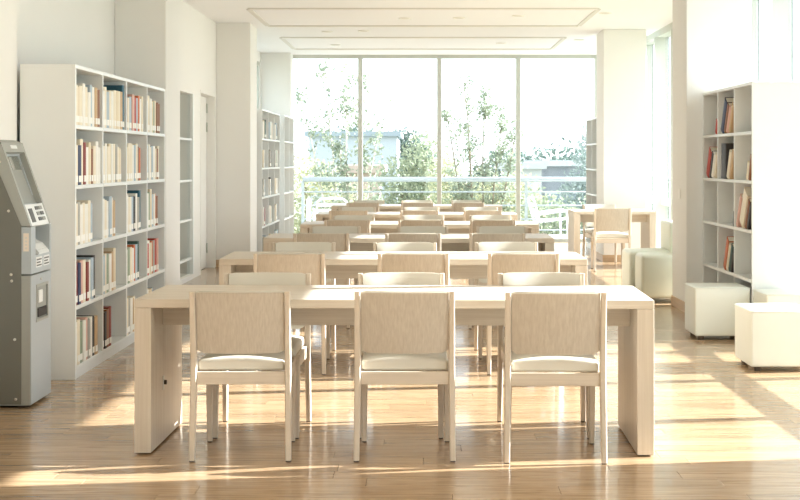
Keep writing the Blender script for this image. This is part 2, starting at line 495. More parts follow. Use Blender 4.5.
# ---- glazed partition in the left wall
win = empty('window_4', (XL, 12.7, 0))
tag(win, 'narrow white-framed glazed partition beside the cream door', 'window', kind='structure')
zs = [0.06, 0.24, 0.685, 1.13, 1.6, 2.12]
for yy in (0.03, 1.15, 2.27, 3.37):
    box('stile', -0.06, 0.008, yy - 0.03, yy + 0.03, 0.06, 2.12, 'white_laminate', win)
for a, b_ in zip((0.06, 1.18, 2.30), (1.12, 2.24, 3.34)):
    for z in zs[1:-1]: box('muntin', -0.05, -0.005, a, b_, z - 0.011, z + 0.011, 'white_laminate', win)
    for z0, z1 in zip(zs[:-1], zs[1:]):
        pane_box('pane', -0.032, -0.026, a, b_, z0 + 0.011, z1 - 0.011, 'pane_green', win)
# ---- door in the left wall
door = empty('door_1', (XL, 16.6, 0))
tag(door, 'cream flush door with steel hinges set back in its frame', 'door', kind='structure')
box('leaf', -0.150, -0.105, 0.03, 1.17, 0.005, 2.16, 'wall_paint', door, 0.003)
box('jamb', -T, 0.006, 1.17, 1.2, 0, 2.2, 'wall_paint', door); box('jamb', -T, 0.006, 0, 0.03, 0, 2.2, 'wall_paint', door)
box('lintel', -T, 0.006, 0.03, 1.17, 2.165, 2.2, 'wall_paint', door)
for z in (0.25, 1.78, 2.02):
    tube('hinge', [(-0.095, 1.150, z - 0.06), (-0.095, 1.150, z + 0.06)], 0.012, 'alu', door)
tube('handle', [(-0.105, 0.1, 1.0), (-0.06, 0.1, 1.0), (-0.055, 0.11, 1.0), (-0.055, 0.22, 1.0)], 0.010, 'alu', door)

# ================================================================== BOOKCASES
def bookcase(label, loc, rz, length, nb, depth, height, tiers, base=0.055, th=0.024, group=None):
    r = empty('bookcase', loc, rz)
    tag(r, label, 'bookcase', group)
    bay = length / nb
    e = 0.0005
    for s, nm in ((0, 'side_panel'), (1, 'side_panel')):
        x0 = 0 if s == 0 else length - th
        box(nm, x0, x0 + th, 0, depth, 0, height - th, 'white_laminate', r, 0.0015)
    dx = [0 + th]
    for i in range(1, nb):
        box('divider', i*bay - th/2, i*bay + th/2, 0.002, depth - 0.012, base + th, height - th, 'white_laminate', r, 0.001)
    tier_h = (height - th - base) / tiers
    bays = []
    for i in range(nb):
        x0 = th if i == 0 else i*bay + th/2
        x1 = length - th if i == nb-1 else (i+1)*bay - th/2
        bays.append((x0, x1))
        tx0 = 0 if i == 0 else i*bay; tx1 = length if i == nb-1 else (i+1)*bay
        box('top_panel', tx0 + e, tx1 - e, 0, depth, height - th, height, 'white_laminate', r, 0.0015)
        box('back_panel', x0, x1, depth - 0.012, depth, base, height - th, 'back_laminate', r)
        box('plinth', tx0 + (th if i == 0 else e), tx1 - (th if i == nb-1 else e), 0.006, 0.026, 0, base, 'white_laminate', r)
        for t in range(tiers):
            z = base + t * tier_h
            box('shelf', x0 if t else (x0 if i == 0 else i*bay + e), x1 if t else (x1 if i == nb-1 else (i+1)*bay - e), 0.0, depth - 0.012, z, z + th, 'white_laminate', r, 0.0015)
    # compartments: tier index 0 = lowest
    return r, bays, [base + t*tier_h + th for t in range(tiers)], tier_h - th

BOOKMESH = {}
def book(M, x, y, z, th, h, d, colour, label, group, tilt=0.0, sticker=True):
    """M: bookcase matrix; x along the shelf (left edge of the book), y depth of the spine, z shelf top"""
    mat = 'book_' + colour.replace(' ', '_')
    key = (round(th, 3), round(h, 3), round(d, 3), colour)
    if key not in BOOKMESH:
        bm = bmesh.new(); c = 0.0025
        box_into(bm, 0, c, 0, d, 0, h); box_into(bm, th - c, th, 0, d, 0, h)
        # rounded spine
        n = 5; outer = [(th/2 - th/2*math.cos(math.pi*k/n), -0.006*math.sin(math.pi*k/n)) for k in range(n+1)]
        poly = outer + [(th - c, c), (c, c)]
        prism_into(bm, poly, 'z', 0, h)
        bmesh.ops.recalc_face_normals(bm, faces=bm.faces)
        a = bpy.data.meshes.new('book'); bm.to_mesh(a); bm.free(); a.materials.append(MATS[mat])
        bm = bmesh.new(); box_into(bm, c, th - c, c, d - 0.004, 0.003, h - 0.004)
        p = bpy.data.meshes.new('page_block'); bmesh.ops.recalc_face_normals(bm, faces=bm.faces); bm.to_mesh(p); bm.free(); p.materials.append(MATS['paper'])
        bm = bmesh.new()
        poly = [(u, v - 0.0012) for u, v in outer[1:-1]] + [(u, v + 0.0002) for u, v in outer[1:-1]][::-1]
        prism_into(bm, poly, 'z', 0.018, 0.058)
        s = bpy.data.meshes.new('spine_label'); bmesh.ops.recalc_face_normals(bm, faces=bm.faces); bm.to_mesh(s); bm.free(); s.materials.append(MATS['label_white'])
        BOOKMESH[key] = (a, p, s)
    a, p, s = BOOKMESH[key]
    o = bpy.data.objects.new('book', a)
    o.matrix_world = M @ Matrix.Translation((x, y, z)) @ Matrix.Rotation(tilt, 4, 'Y')
    link(o); tag(o, label, 'book', group)
    link(bpy.data.objects.new('page_block', p), o)
    if sticker: link(bpy.data.objects.new('spine_label', s), o)
    return o
def mat_of(r): return Matrix.Translation(r.location) @ r.rotation_euler.to_matrix().to_4x4()

rb = random.Random(11)
TIER = ['lowest', 'second lowest', 'middle', 'second highest', 'top']
# ---- long left bookcase
bc1, bays, zsh, clear = bookcase('long white four-bay bookcase packed with books beside the grey kiosk', (-2.145, 8.69, 0), R(90), 3.05, 4, 0.345, 1.96, 5)
M1 = mat_of(bc1)
W, C, I, TN, BR = 'white', 'cream', 'ivory', 'tan', 'brown'
plan = {   # (tier from top, bay from kiosk): colours (with optional height factor)
 (0,0): [C,(I,.9),C,(W,1.02),(C,.95),(W,.85),'pale blue',W,(TN,.98),(BR,.96)],
 (0,1): [W,C,'pale blue',C,W,C,(I,1.02),C,TN,('teal',1.22)],
 (0,2): ['dark red',('cream',.9),'pale blue','pink','red',('pale blue',.95),('orange',1.02),W,C],
 (0,3): [W,(C,1.12),W,I,'sage green',I,(BR,.95),(BR,.9)],
 (1,0): [C,('navy',.95),(C,1.1),'dark red',(W,.9),I,(BR,.88),C,W,('white',.9)],
 (1,1): [C,W,C,I,W,C,'grey',C,(I,.92)],
 (1,2): [I,C,(C,1.08),W,'pale blue',C,(BR,1.0),('orange',.95)],
 (1,3): ['pale blue',(W,1.05),C,'pale blue',W,I,(BR,.95),C],
 (2,0): [C,'grey',W,C,(W,.95),C,'pale blue'],
 (2,1): [W,C,W,'pale blue',C,(TN,.95)],
 (2,2): [W,C,W,'pale blue',('black',1.0),W,'grey',('teal',1.15)],
 (2,3): [W,'sage green',(I,1.15),'pale blue',W,'orange',(BR,.9)],
 (3,0): ['dark red','navy','pink',C,'dark red',W,'pale blue',('black',1.06)],
 (3,1): ['pale blue',C,'sage green',W,(TN,1.02),(I,1.12)],
 (3,2): [W,'sage green',C,W,'orange','pale blue',('dark green',1.12)],
 (3,3): ['red',W,C,'orange','grey',('red',1.02),'pink'],
 (4,0): [W,C,'sage green',W,'pink','grey',(W,.98),'black',('tan',.95)],
 (4,1): ['dark red',('black',.95),('brown',1.0),('dark red',1.02)],
 (4,2): [C,'grey',W,TN,C],
 (4,3): [W,C,I,'pale blue'],
}
def fill(M, bays, zsh, clear, plan, tiers, case_name, where, base_h, group_name, depth0=0.008, gap=0.002, start=0.006):
    for (t, bidx), cols in plan.items():
        x0, x1 = bays[bidx]
        z = zsh[tiers - 1 - t]
        room = (x1 - x0) * 0.93
        ths = []
        for c in cols: ths.append(rb.uniform(0.045, 0.072))
        tot = sum(ths) + gap * len(ths)
        target = min(room, 0.068 * len(cols))
        k = target / tot
        x = x0 + start
        names = [c[0] if isinstance(c, tuple) else c for c in cols]
        for ci, (c, th) in enumerate(zip(cols, ths)):
            hf = rb.uniform(0.94, 1.06)
            if isinstance(c, tuple): c, hf = c
            th2 = round(th * k * 2000) / 2000
            h = min(clear - 0.012, base_h * hf)
            if ci == 0: rel = 'first, before %s' % names[1]
            elif ci == len(names) - 1: rel = 'last, after %s' % names[-2]
            else: rel = 'between %s and %s' % (names[ci-1], names[ci+1])
            lab = '%s book %s, %s shelf, %s bay from %s' % (c, rel, TIER[tiers-1-t], ORD[bidx], where)
            book(M, x, depth0 + rb.uniform(0, 0.008), z + 0.0005, th2, round(h, 2), rb.choice((0.17, 0.19, 0.21)), c, lab,
                 '%s books, %s shelf, %s bay, %s' % (c, TIER[tiers-1-t], ORD[bidx], group_name))
            x += th2 + gap
fill(M1, bays, zsh, clear, plan, 5, 'long bookcase', 'the kiosk', 0.262, 'long bookcase')

# ---- shelving by the windows, left
bc2, bays2, zsh2, clear2 = bookcase('white bookcase with sparse pale books beyond the cream door', (-2.12, 18.68, 0), R(90), 2.36, 3, 0.33, 2.05, 5)
plan2 = {}
pal = [W, W, C, I, 'pale blue', 'sage green', 'grey', C, W]
for t in range(5):
    for b_ in range(3):
        n = rb.choice((2, 3, 4, 4, 5))
        cols = [rb.choice(pal) for _ in range(n)]
        if (t, b_) == (0, 0): cols = [W, C, 'dark green', ('dark green', 1.1), W]
        if (t, b_) == (3, 0): cols = [W, 'navy', 'red']
        if (t, b_) in ((0, 2), (1, 1), (2, 1)): cols = cols[:2] + ['black']
        plan2[(t, b_)] = cols
fill(mat_of(bc2), bays2, zsh2, clear2, plan2, 5, 'sparse bookcase', 'the door', 0.24, 'sparse bookcase', start=0.22)
bc3, bays3, zsh3, clear3 = bookcase('narrow empty white bookcase in front of the corner pillar by the windows', (-2.07, 21.2, 0), R(90), 1.62, 2, 0.3, 2.05, 5)
# ---- half-empty bookcase on the right
bc4, bays4, zsh4, clear4 = bookcase('half-empty white three-bay bookcase against the pillar behind the cube stools', (2.505, 12.45, 0), R(-90), 1.86, 3, 0.40, 1.96, 5)
M4 = mat_of(bc4)
lean = {   # (tier from top, bay from the pillar): list of (colour, thickness, height, lean degrees), laid from the near divider back
 (0,0): [('red', .03, .12, 8)],
 (0,1): [(TN, .035, .25, 17), ('pink', .025, .24, 17), (BR, .03, .26, 17), ('navy', .045, .30, 16)],
 (1,0): [(C, .03, .22, 15), (W, .03, .23, 16), ('black', .03, .24, 17), ('red', .05, .26, 18)],
 (1,1): [(TN, .03, .25, 14), (C, .035, .24, 15), ('black', .10, .29, 2)],
 (1,2): [(BR, .025, .20, 6), ('cream', .03, .14, 6)],
 (2,1): [('black', .02, .12, 4)],
 (2,2): [('black', .025, .22, 17), (BR, .025, .25, 18), (C, .07, .30, 18), ('pink', .03, .28, 18)],
 (3,1): [('black', .02, .18, 14), ('dark green', .03, .24, 15), (C, .03, .24, 15), ('orange', .04, .28, 16)],
 (4,1): [(W, .03, .24, 10), ('pale blue', .04, .25, 10)],
}
for (t, bidx), lst in lean.items():
    x0, x1 = bays4[bidx]
    z = zsh4[4 - t]
    x = None
    for (c, th, h, ang) in lst:
        th *= 1.9
        a = R(lst[0][3] + 15 if ang > 5 else ang)
        # book leans towards +x (top against divider or the previous book)
        if x is None: xr = x1 - 0.004 - (h * math.sin(a))        # foot of right face
        else: xr = min(x - 0.004, x1 - 0.004 - h * math.sin(a))
        xl = xr - th / math.cos(a)
        zz = z + th * math.sin(a) + 0.0008
        px = xl
        lab = '%s book leaning on the %s shelf, %s bay from the pillar, half-empty bookcase' % (c, TIER[4-t], ORD[bidx])
        book(M4, px, 0.008, zz, th, h, 0.19, c, lab, '%s leaning books, %s shelf, %s bay' % (c, TIER[4-t], ORD[bidx]), tilt=a, sticker=False)
        x = xl - th * math.sin(a)**2 / math.cos(a)
# ---- tan-backed bookcase by the right-hand facade
bc5, bays5, zsh5, clear5 = bookcase('slim bookcase standing between the far white pillar and the window wall', (2.60, 22.05, 0), R(-90), 2.0, 3, 0.34, 2.0, 5)
for t, b_, c in ((1, 0, 'navy'), (3, 0, 'black'), (1, 1, 'grey')):
    x0, x1 = bays5[b_]
    for k in range(2):
        book(mat_of(bc5), x1 - 0.05 - 0.045*k, 0.03, zsh5[4-t] + 0.0005, 0.04, 0.2, 0.18, c, '%s book on the slim bookcase, %s shelf' % (c, TIER[4-t]), '%s books on the slim bookcase, %s shelf' % (c, TIER[4-t]), sticker=False)

# ================================================================== TABLES
def study_table(label, loc, rz, L=2.4, D=0.75, group=None):
    r = empty('study_table', loc, rz); tag(r, label, 'table', group)
    H, tt, lw = 0.72, 0.040, 0.077
    box('tabletop', -L/2, L/2, -D/2, D/2, H - tt, H, 'oak_x', r, 0.0015)
    for s in (-1, 1):
        xa = s * L/2; xb = s * (L/2 - lw)
        lg = box('leg_panel', xa, xb, -D/2, D/2, 0.008, H - tt - 0.001, 'oak_z', r, 0.0015)
        for q in (-1, 1):
            box('foot', min(xa, xb) + 0.015, max(xa, xb) - 0.015, q*(D/2 - 0.05) - 0.02, q*(D/2 - 0.05) + 0.02, 0, 0.008, 'foot_dark', lg)
        if s < 0 and L > 2:
            box('lock_plate', xb, xb + 0.003, -0.11, -0.085, 0.255, 0.325, 'bolt', lg, 0.001)
            tube('lock', [(xb + 0.002, -0.085, 0.29), (xb + 0.014, -0.085, 0.29)], 0.011, 'foot_dark', lg)
    for q in (-1, 1):
        box('apron', -L/2 + lw, L/2 - lw, q*0.095 - 0.012, q*0.095 + 0.012, 0.57, H - tt - 0.001, 'oak_x', r, 0.001)
    return r
TABY = [6.46, 9.12, 11.55, 14.05, 16.65, 19.65]
TABX = [-0.12, -0.116, -0.10, -0.014, -0.05, -0.06]
TABR = [-1.2, 0, -0.3, 0, 0, 0]
for i in range(6):
    study_table('long pale oak study table with panel legs, %s from the windows' % ORD[5 - i], (TABX[i], TABY[i] + 0.375, 0), R(TABR[i]), group='long study tables in a row')
study_table('small two-seat pale oak table in front of the far white pillar', (2.44, 17.6 + 0.375, 0), 0, L=1.03)

# ================================================================== CHAIRS
def make_chair():
    r = empty('chair')
    # rear posts / legs
    for s in (-1, 1):
        bm = bmesh.new()
        prof = [((s*0.218, -0.228, 0.006), .0125, .0145), ((s*0.216, -0.212, 0.20), .014, .018), ((s*0.214, -0.196, 0.38), .0145, .021),
                ((s*0.214, -0.200, 0.46), .014, .020), ((s*0.214, -0.222, 0.60), .0135, .017), ((s*0.214, -0.250, 0.772), .0125, .0135)]
        loft_into(bm, [sect(c, a, b_) for c, a, b_ in prof])
        lg = mesh_obj('rear_leg', bm, 'chair_wood', r)
        bm = bmesh.new(); loft_into(bm, [sect((s*0.218, -0.229, 0.0), .011, .0125), sect((s*0.218, -0.228, 0.0061), .0115, .0135)])
        mesh_obj('foot_cap', bm, 'foot_dark', lg)
        bm = bmesh.new()
        prof = [((s*0.200, 0.214, 0.006), .012, .012), ((s*0.200, 0.207, 0.20), .0145, .0145), ((s*0.198, 0.200, 0.400), .017, .019)]
        loft_into(bm, [sect(c, a, b_) for c, a, b_ in prof])
        lg = mesh_obj('front_leg', bm, 'chair_wood', r)
        bm = bmesh.new(); loft_into(bm, [sect((s*0.200, 0.214, 0.0), .010, .010), sect((s*0.200, 0.214, 0.0061), .011, .011)])
        mesh_obj('foot_cap', bm, 'foot_dark', lg)
        # side rail, rising slightly to the front
        bm = bmesh.new()
        prism_into(bm, [(-0.178, 0.345), (0.182, 0.352), (0.182, 0.404), (-0.178, 0.404)], 'x', s*0.196, s*0.214)
        mesh_obj('side_rail', bm, 'chair_wood_x', r)
    box('rear_rail', -0.200, 0.200, -0.207, -0.187, 0.345, 0.404, 'chair_wood_x', r, 0.002)
    box('front_rail', -0.182, 0.182, 0.192, 0.210, 0.350, 0.402, 'chair_wood_x', r, 0.002)
    # seat: trapezoid-free upholstered pad, domed, dips at the rear edge
    soft_box('seat', -0.199, 0.199, -0.186, 0.238, 0.4045, 0.452, 0.014, 'seat_leather', r, bulge=0.024, n=7, edge=0.25)
    # back panel (veneer) and back pad, both bent about a vertical axis
    def py(z): return -0.196 - 0.054 * max(0, (z - 0.44)) / 0.33
    def shell(w, zb, zt, y_front, y_back, rc, nx=14, nz=6, pad=0.0):
        bm = bmesh.new()
        F, B = [], []
        for i in range(nx + 1):
            u = -1 + 2 * i / nx; x = w * u
            ax = abs(x); k = max(0, ax - (w - rc))
            cut = rc - math.sqrt(max(0, rc*rc - k*k))
            b0, t0 = zb + cut, zt - (cut * 0.35)
            f, q = [], []
            for j in range(nz + 1):
                v = j / nz; z = b0 + (t0 - b0) * v
                bend = -0.030 * (1 - u*u)
                edge = pad * ((1 - u**6) * (1 - (2*v - 1)**6))
                f.append(bm.verts.new((x, py(z) + bend + y_front + edge, z)))
                q.append(bm.verts.new((x, py(z) + bend + y_back, z)))
            F.append(f); B.append(q)
        for i in range(nx):
            for j in range(nz):
                bm.faces.new((F[i][j], F[i+1][j], F[i+1][j+1], F[i][j+1]))
                bm.faces.new((B[i][j], B[i][j+1], B[i+1][j+1], B[i+1][j]))
            bm.faces.new((F[i][0], B[i][0], B[i+1][0], F[i+1][0])); bm.faces.new((F[i][nz], F[i+1][nz], B[i+1][nz], B[i][nz]))
        for j in range(nz):
            bm.faces.new((F[0][j], F[0][j+1], B[0][j+1], B[0][j])); bm.faces.new((F[nx][j], B[nx][j], B[nx][j+1], F[nx][j+1]))
        return bm
    o = mesh_obj('back_panel', shell(0.1985, 0.490, 0.768, 0.010, -0.002, 0.014), 'veneer', r, True)
    o.data.set_sharp_from_angle(angle=R(40))
    o = mesh_obj('back_pad', shell(0.1995, 0.487, 0.775, 0.024, 0.0105, 0.016, pad=0.014), 'seat_leather', r, True)
    o.data.set_sharp_from_angle(angle=R(60))
    return r
proto = make_chair()
CHILD_ALL = {}
for o in bpy.data.objects:
    if o.parent: CHILD_ALL.setdefault(o.parent, []).append(o)
def dup(root):
    c = root.copy(); COL.objects.link(c)
    for ch in CHILD_ALL.get(root, []):
        d = ch.copy(); COL.objects.link(d); d.parent = c
        for g in CHILD_ALL.get(ch, []):
            e = g.copy(); COL.objects.link(e); e.parent = d
    return c
first = [True]
def place_chair(x, y, rz, label, group):
    if first[0]: c = proto; first[0] = False
    else: c = dup(proto)
    c.location = (x, y, 0); c.rotation_euler = (0, 0, rz)
    tag(c, label, 'chair', group)
NEAR = [[-0.82, -0.074, 0.613], [-0.839, -0.048, 0.65], [-0.807, -0.06, 0.616], [-0.73, 0.0, 0.71], [-0.85, -0.02, 0.72], [-0.81, -0.05, 0.65]]
OPP = [[-0.806, -0.103, 0.626], [-0.84, -0.12, 0.61], [-0.76, 0.02, 0.72], [-0.72, 0.02, 0.74], [-0.79, 0.0, 0.74], [-0.76, -0.06, 0.67]]
NDY = [[0.105, 0.105, 0.06], [0.0, 0.0, 0.0], [0.02, 0.0, 0.0], [0.05, 0.04, 0.04], [0.04, 0.05, 0.04], [0.06, 0.05, 0.05]]
NROT = [[0.5, 0, -2.0], [1, 0, 0], [0, -1, 0], [0, 0.5, 0], [-1, 0, 1], [0, 0, 0]]
ENDS = ['kiosk end', 'middle', 'stool end']
rc_ = random.Random(3)
for i in range(6):
    for k in range(3):
        place_chair(NEAR[i][k], TABY[i] + NDY[i][k], R(NROT[i][k]),
            'cream-seated wooden chair facing the windows, %s of the %s table from them' % (ENDS[k], ORD[5-i]), 'chairs facing the windows')
        oy = TABY[i] + 0.75 - (0.135 if i == 0 else 0.10 - 0.06 * rc_.random())
        place_chair(OPP[i][k], oy, R(180 + rc_.uniform(-1.5, 1.5)),
            'cream-seated wooden chair, back to the windows, %s of the %s table from them' % (ENDS[k], ORD[5-i]), 'chairs with their backs to the windows')
place_chair(2.35, 17.40, R(0), 'cream-seated wooden chair facing the windows at the small two-seat table', 'chairs at the small table')
place_chair(2.39, 18.34, R(186), 'cream-seated wooden chair with its back to the windows at the small two-seat table', 'chairs at the small table')

# ================================================================== STOOLS
def stool(label, x0, x1, y0, y1, h, rz=0.0, mat='stool_leather', cat='stool'):
    cx, cy = (x0+x1)/2, (y0+y1)/2
    hx, hy = (x1-x0)/2, (y1-y0)/2
    r = empty('cube_stool', (cx, cy, 0), R(rz)); tag(r, label, cat, 'white cube stools')
    soft_box('upholstered_body', -hx, hx, -hy, hy, 0.030, h, 0.016, mat, r, bulge=0.010, side_bulge=0.005, n=6)
    bm = bmesh.new(); q = 0.010
    loop = [(-hx+q, -hy), (hx-q, -hy), (hx, -hy+q), (hx, hy-q), (hx-q, hy), (-hx+q, hy), (-hx, hy-q), (-hx, -hy+q)]
    for a, b_ in zip(loop, loop[1:] + loop[:1]): tube_into(bm, [(a[0], a[1], h - 0.008), (b_[0], b_[1], h - 0.008)], 0.0035, 6)
    mesh_obj('piping', bm, mat, r, True)
    for sx_ in (-1, 1):
        for sy_ in (-1, 1):
            bm = bmesh.new(); c = (sx_*(hx-0.055), sy_*(hy-0.055))
            loft_into(bm, [sect((c[0], c[1], 0.0), .018, .018), sect((c[0], c[1], 0.031), .022, .022)])
            mesh_obj('foot', bm, 'foot_dark', r)
    return r
stool('white leather cube stool standing between the half-empty bookcase and the tables', 2.075, 2.495, 10.60, 11.02, 0.40)
stool('white leather cube stool standing apart, out on the open floor from the bookcase', 2.125, 2.585, 9.02, 9.49, 0.395)
stool('white leather cube stool tight against the end panel of the half-empty bookcase', 2.50, 2.93, 10.12, 10.55, 0.395)
# lounge seats behind the pillar
def lounge(label, x0, y0, y1):
    r = empty('lounge_seat', (x0, (y0+y1)/2, 0)); tag(r, label, 'seat', 'low lounge seats by the facade')
    hy = (y1-y0)/2
    soft_box('seat_block', 0, 0.56, -hy, hy, 0.045, 0.455, 0.035, 'lounge_leather', r, bulge=0.012, side_bulge=0.006)
    soft_box('backrest', 0.40, 0.56, -hy + 0.004, hy - 0.004, 0.44, 0.745, 0.03, 'lounge_leather', r, bulge=0.008)
    for sx_ in (0.06, 0.50):
        for sy_ in (-1, 1):
            bm = bmesh.new(); c = (sx_, sy_*(hy-0.06))
            loft_into(bm, [sect((c[0], c[1], 0.0), .016, .016), sect((c[0], c[1], 0.047), .020, .020)])
            mesh_obj('foot', bm, 'foot_dark', r)
lounge('low pale green-cream lounge seat right behind the white pillar', 2.105, 13.36, 13.78)
lounge('low pale green-cream lounge seat on the window side of its twin', 2.07, 13.90, 14.45)

# ================================================================== KIOSK
K = empty('self_service_kiosk', (-2.145, 7.70, 0))
tag(K, 'grey self-service kiosk with slanted screen standing against the cream wall', 'kiosk')
KW = 0.42; KB = -0.355
# local: x 0 = front face (towards the room), y 0..KW width, z up
prism('lower_cabinet', [(KB, 0.014), (-0.006, 0.014), (-0.006, 0.728), (KB, 0.728)], 'y', 0, KW, 'kiosk_grey', K)
ld_ = boxes('front_door', [(-0.006, 0.0, 0.003, KW - 0.003, 0.018, 0.47), (-0.006, 0.0, 0.003, KW - 0.003, 0.66, 0.726),
                           (-0.006, 0.0, 0.003, 0.11, 0.47, 0.66), (-0.006, 0.0, 0.34, KW - 0.003, 0.47, 0.66)], 'kiosk_front', K)
boxes('recess_frame', [(0.0, 0.003, 0.10, 0.35, 0.655, 0.67), (0.0, 0.003, 0.10, 0.35, 0.46, 0.475), (0.0, 0.003, 0.10, 0.115, 0.475, 0.655), (0.0, 0.003, 0.335, 0.35, 0.475, 0.655)], 'kiosk_grey', ld_)
box('recess_back', -0.0058, -0.0045, 0.115, 0.335, 0.475, 0.655, 'kiosk_recess', ld_)
box('coin_chute', -0.0045, 0.006, 0.15, 0.22, 0.565, 0.635, 'kiosk_white', ld_, 0.002)
box('return_cup', -0.0045, 0.004, 0.14, 0.31, 0.485, 0.535, 'black', ld_, 0.002)
tube('key_lock', [(-0.001, 0.20, 0.695), (0.005, 0.20, 0.695)], 0.008, 'bolt', ld_)
# middle unit with an open tray
prism('middle_housing', [(KB, 0.736), (-0.10, 0.736), (-0.10, 0.996), (KB, 0.996)], 'y', 0, KW, 'kiosk_grey', K)
mf = boxes('middle_front', [(-0.10, 0.0, 0, 0.09, 0.736, 0.996), (-0.10, 0.0, KW - 0.035, KW, 0.736, 0.996), (-0.10, 0.0, 0.09, KW - 0.035, 0.736, 0.835)], 'kiosk_front', K)
prism('tray', [(-0.10, 0.835), (-0.002, 0.835), (-0.002, 0.845), (-0.04, 0.89), (-0.10, 0.92)], 'y', 0.17, KW - 0.036, 'kiosk_white', K)
box('card_reader', -0.099, -0.02, 0.10, 0.135, 0.84, 0.96, 'kiosk_white', K, 0.003)
for i in range(3): prism('key_row', [(-0.09 + 0.028*i, 0.912 - 0.022*i), (-0.07 + 0.028*i, 0.9035 - 0.024*i), (-0.07 + 0.028*i, 0.9075 - 0.024*i), (-0.09 + 0.028*i, 0.916 - 0.022*i)], 'y', 0.2, 0.35, 'kiosk_mark', K)
for y0 in (0.10, 0.255):
    st = boxes('instruction_sticker', [(0.0, 0.0012, y0, y0 + 0.12, 0.765, 0.822)], 'kiosk_white', K)
    boxes('print', [(0.0012, 0.0018, y0 + 0.01, y0 + 0.11 - 0.02*(q % 2), 0.772 + 0.016*q, 0.780 + 0.016*q) for q in range(3)], 'kiosk_mark', st)
# upper housing: side cheeks, slanted fascia
up = [(KB, 1.0), (-0.002, 1.0), (-0.166, 1.462), (-0.20, 1.478), (KB, 1.478)]
prism('upper_cheek', up, 'y', 0, 0.03, 'kiosk_grey', K); prism('upper_cheek', up, 'y', KW - 0.03, KW, 'kiosk_grey', K)
prism('upper_core', [(KB, 1.0), (-0.055, 1.0), (-0.055, 1.06), (-0.215, 1.462), (KB, 1.470)], 'y', 0.03, KW - 0.03, 'kiosk_recess', K)
sl = Vector((-0.164, 0, 0.462)); SLn = sl.length; sl.normalize(); nrm = Vector((sl.z, 0, -sl.x))
def slant(s, n): return (-0.002 + sl.x*s + nrm.x*n, 1.0 + sl.z*s + nrm.z*n)
def sl_prism(name, s0, s1, n0, n1, y0, y1, mat, parent=K):
    return prism(name, [slant(s0, n0), slant(s1, n0), slant(s1, n1), slant(s0, n1)], 'y', y0, y1, mat, parent)
prism('top_cap', [slant(0.435, -0.05), slant(0.435, 0.0), (-0.166, 1.462), (-0.20, 1.478), (-0.25, 1.478)], 'y', 0.03, KW - 0.03, 'kiosk_grey', K)
sl_prism('camera_strip', 0.455, 0.475, 0.0, 0.0025, 0.15, 0.27, 'kiosk_white')
kp = sl_prism('keypad_panel', 0.0, 0.125, -0.03, -0.002, 0.03, KW - 0.03, 'kiosk_white')
sl_prism('card_slot', 0.02, 0.10, -0.002, 0.001, 0.07, 0.14, 'kiosk_mark', kp)
for i in range(3):
    for j in range(2):
        sl_prism('button', 0.025 + 0.032*i, 0.045 + 0.032*i, -0.002, 0.003, 0.21 + 0.075*j, 0.265 + 0.075*j, 'kiosk_recess' if (i + j) % 2 else 'kiosk_mark', kp)
sl_prism('screen', 0.135, 0.425, -0.046, -0.040, 0.055, KW - 0.055, 'screen')
sf = sl_prism('screen_frame', 0.125, 0.137, -0.046, -0.030, 0.03, KW - 0.03, 'kiosk_front')
sl_prism('screen_frame', 0.423, 0.435, -0.046, -0.030, 0.03, KW - 0.03, 'kiosk_front')
for y0 in (0.03, KW - 0.055): sl_prism('screen_frame', 0.137, 0.423, -0.046, -0.034, y0, y0 + 0.025, 'kiosk_front')
# dark side sheet with its bolts
prism('side_sheet', [(KB, 0.02), (-0.053, 0.02), (-0.053, 1.0), (-0.225, 1.415), (KB, 1.415)], 'y', -0.004, 0.0, 'kiosk_dark', K)
for (u, z) in ((-0.122, 1.085), (-0.108, 0.735), (-0.105, 0.70), (-0.088, 0.378), (-0.082, 0.05), (-0.17, 1.355), (-0.30, 1.36), (-0.30, 0.72), (-0.30, 0.10)):
    tube('bolt', [(u, -0.0035, z), (u, -0.009, z)], 0.008, 'bolt', K)
st = box('side_sticker', -0.042, -0.012, -0.0015, 0.0, 0.862, 0.962, 'sticker', K)
boxes('print', [(-0.034, -0.020, -0.002, -0.0015, 0.874 + 0.019*q, 0.884 + 0.019*q) for q in range(4)], 'slot', st)
box('plinth', KB + 0.02, -0.03, 0.02, KW - 0.02, 0.008, 0.014, 'black', K)
for sx_ in (KB + 0.05, -0.06):
    for sy_ in (0.05, KW - 0.05):
        tube('foot', [(sx_, sy_, 0.0), (sx_, sy_, 0.009)], 0.022, 'foot_dark', K)

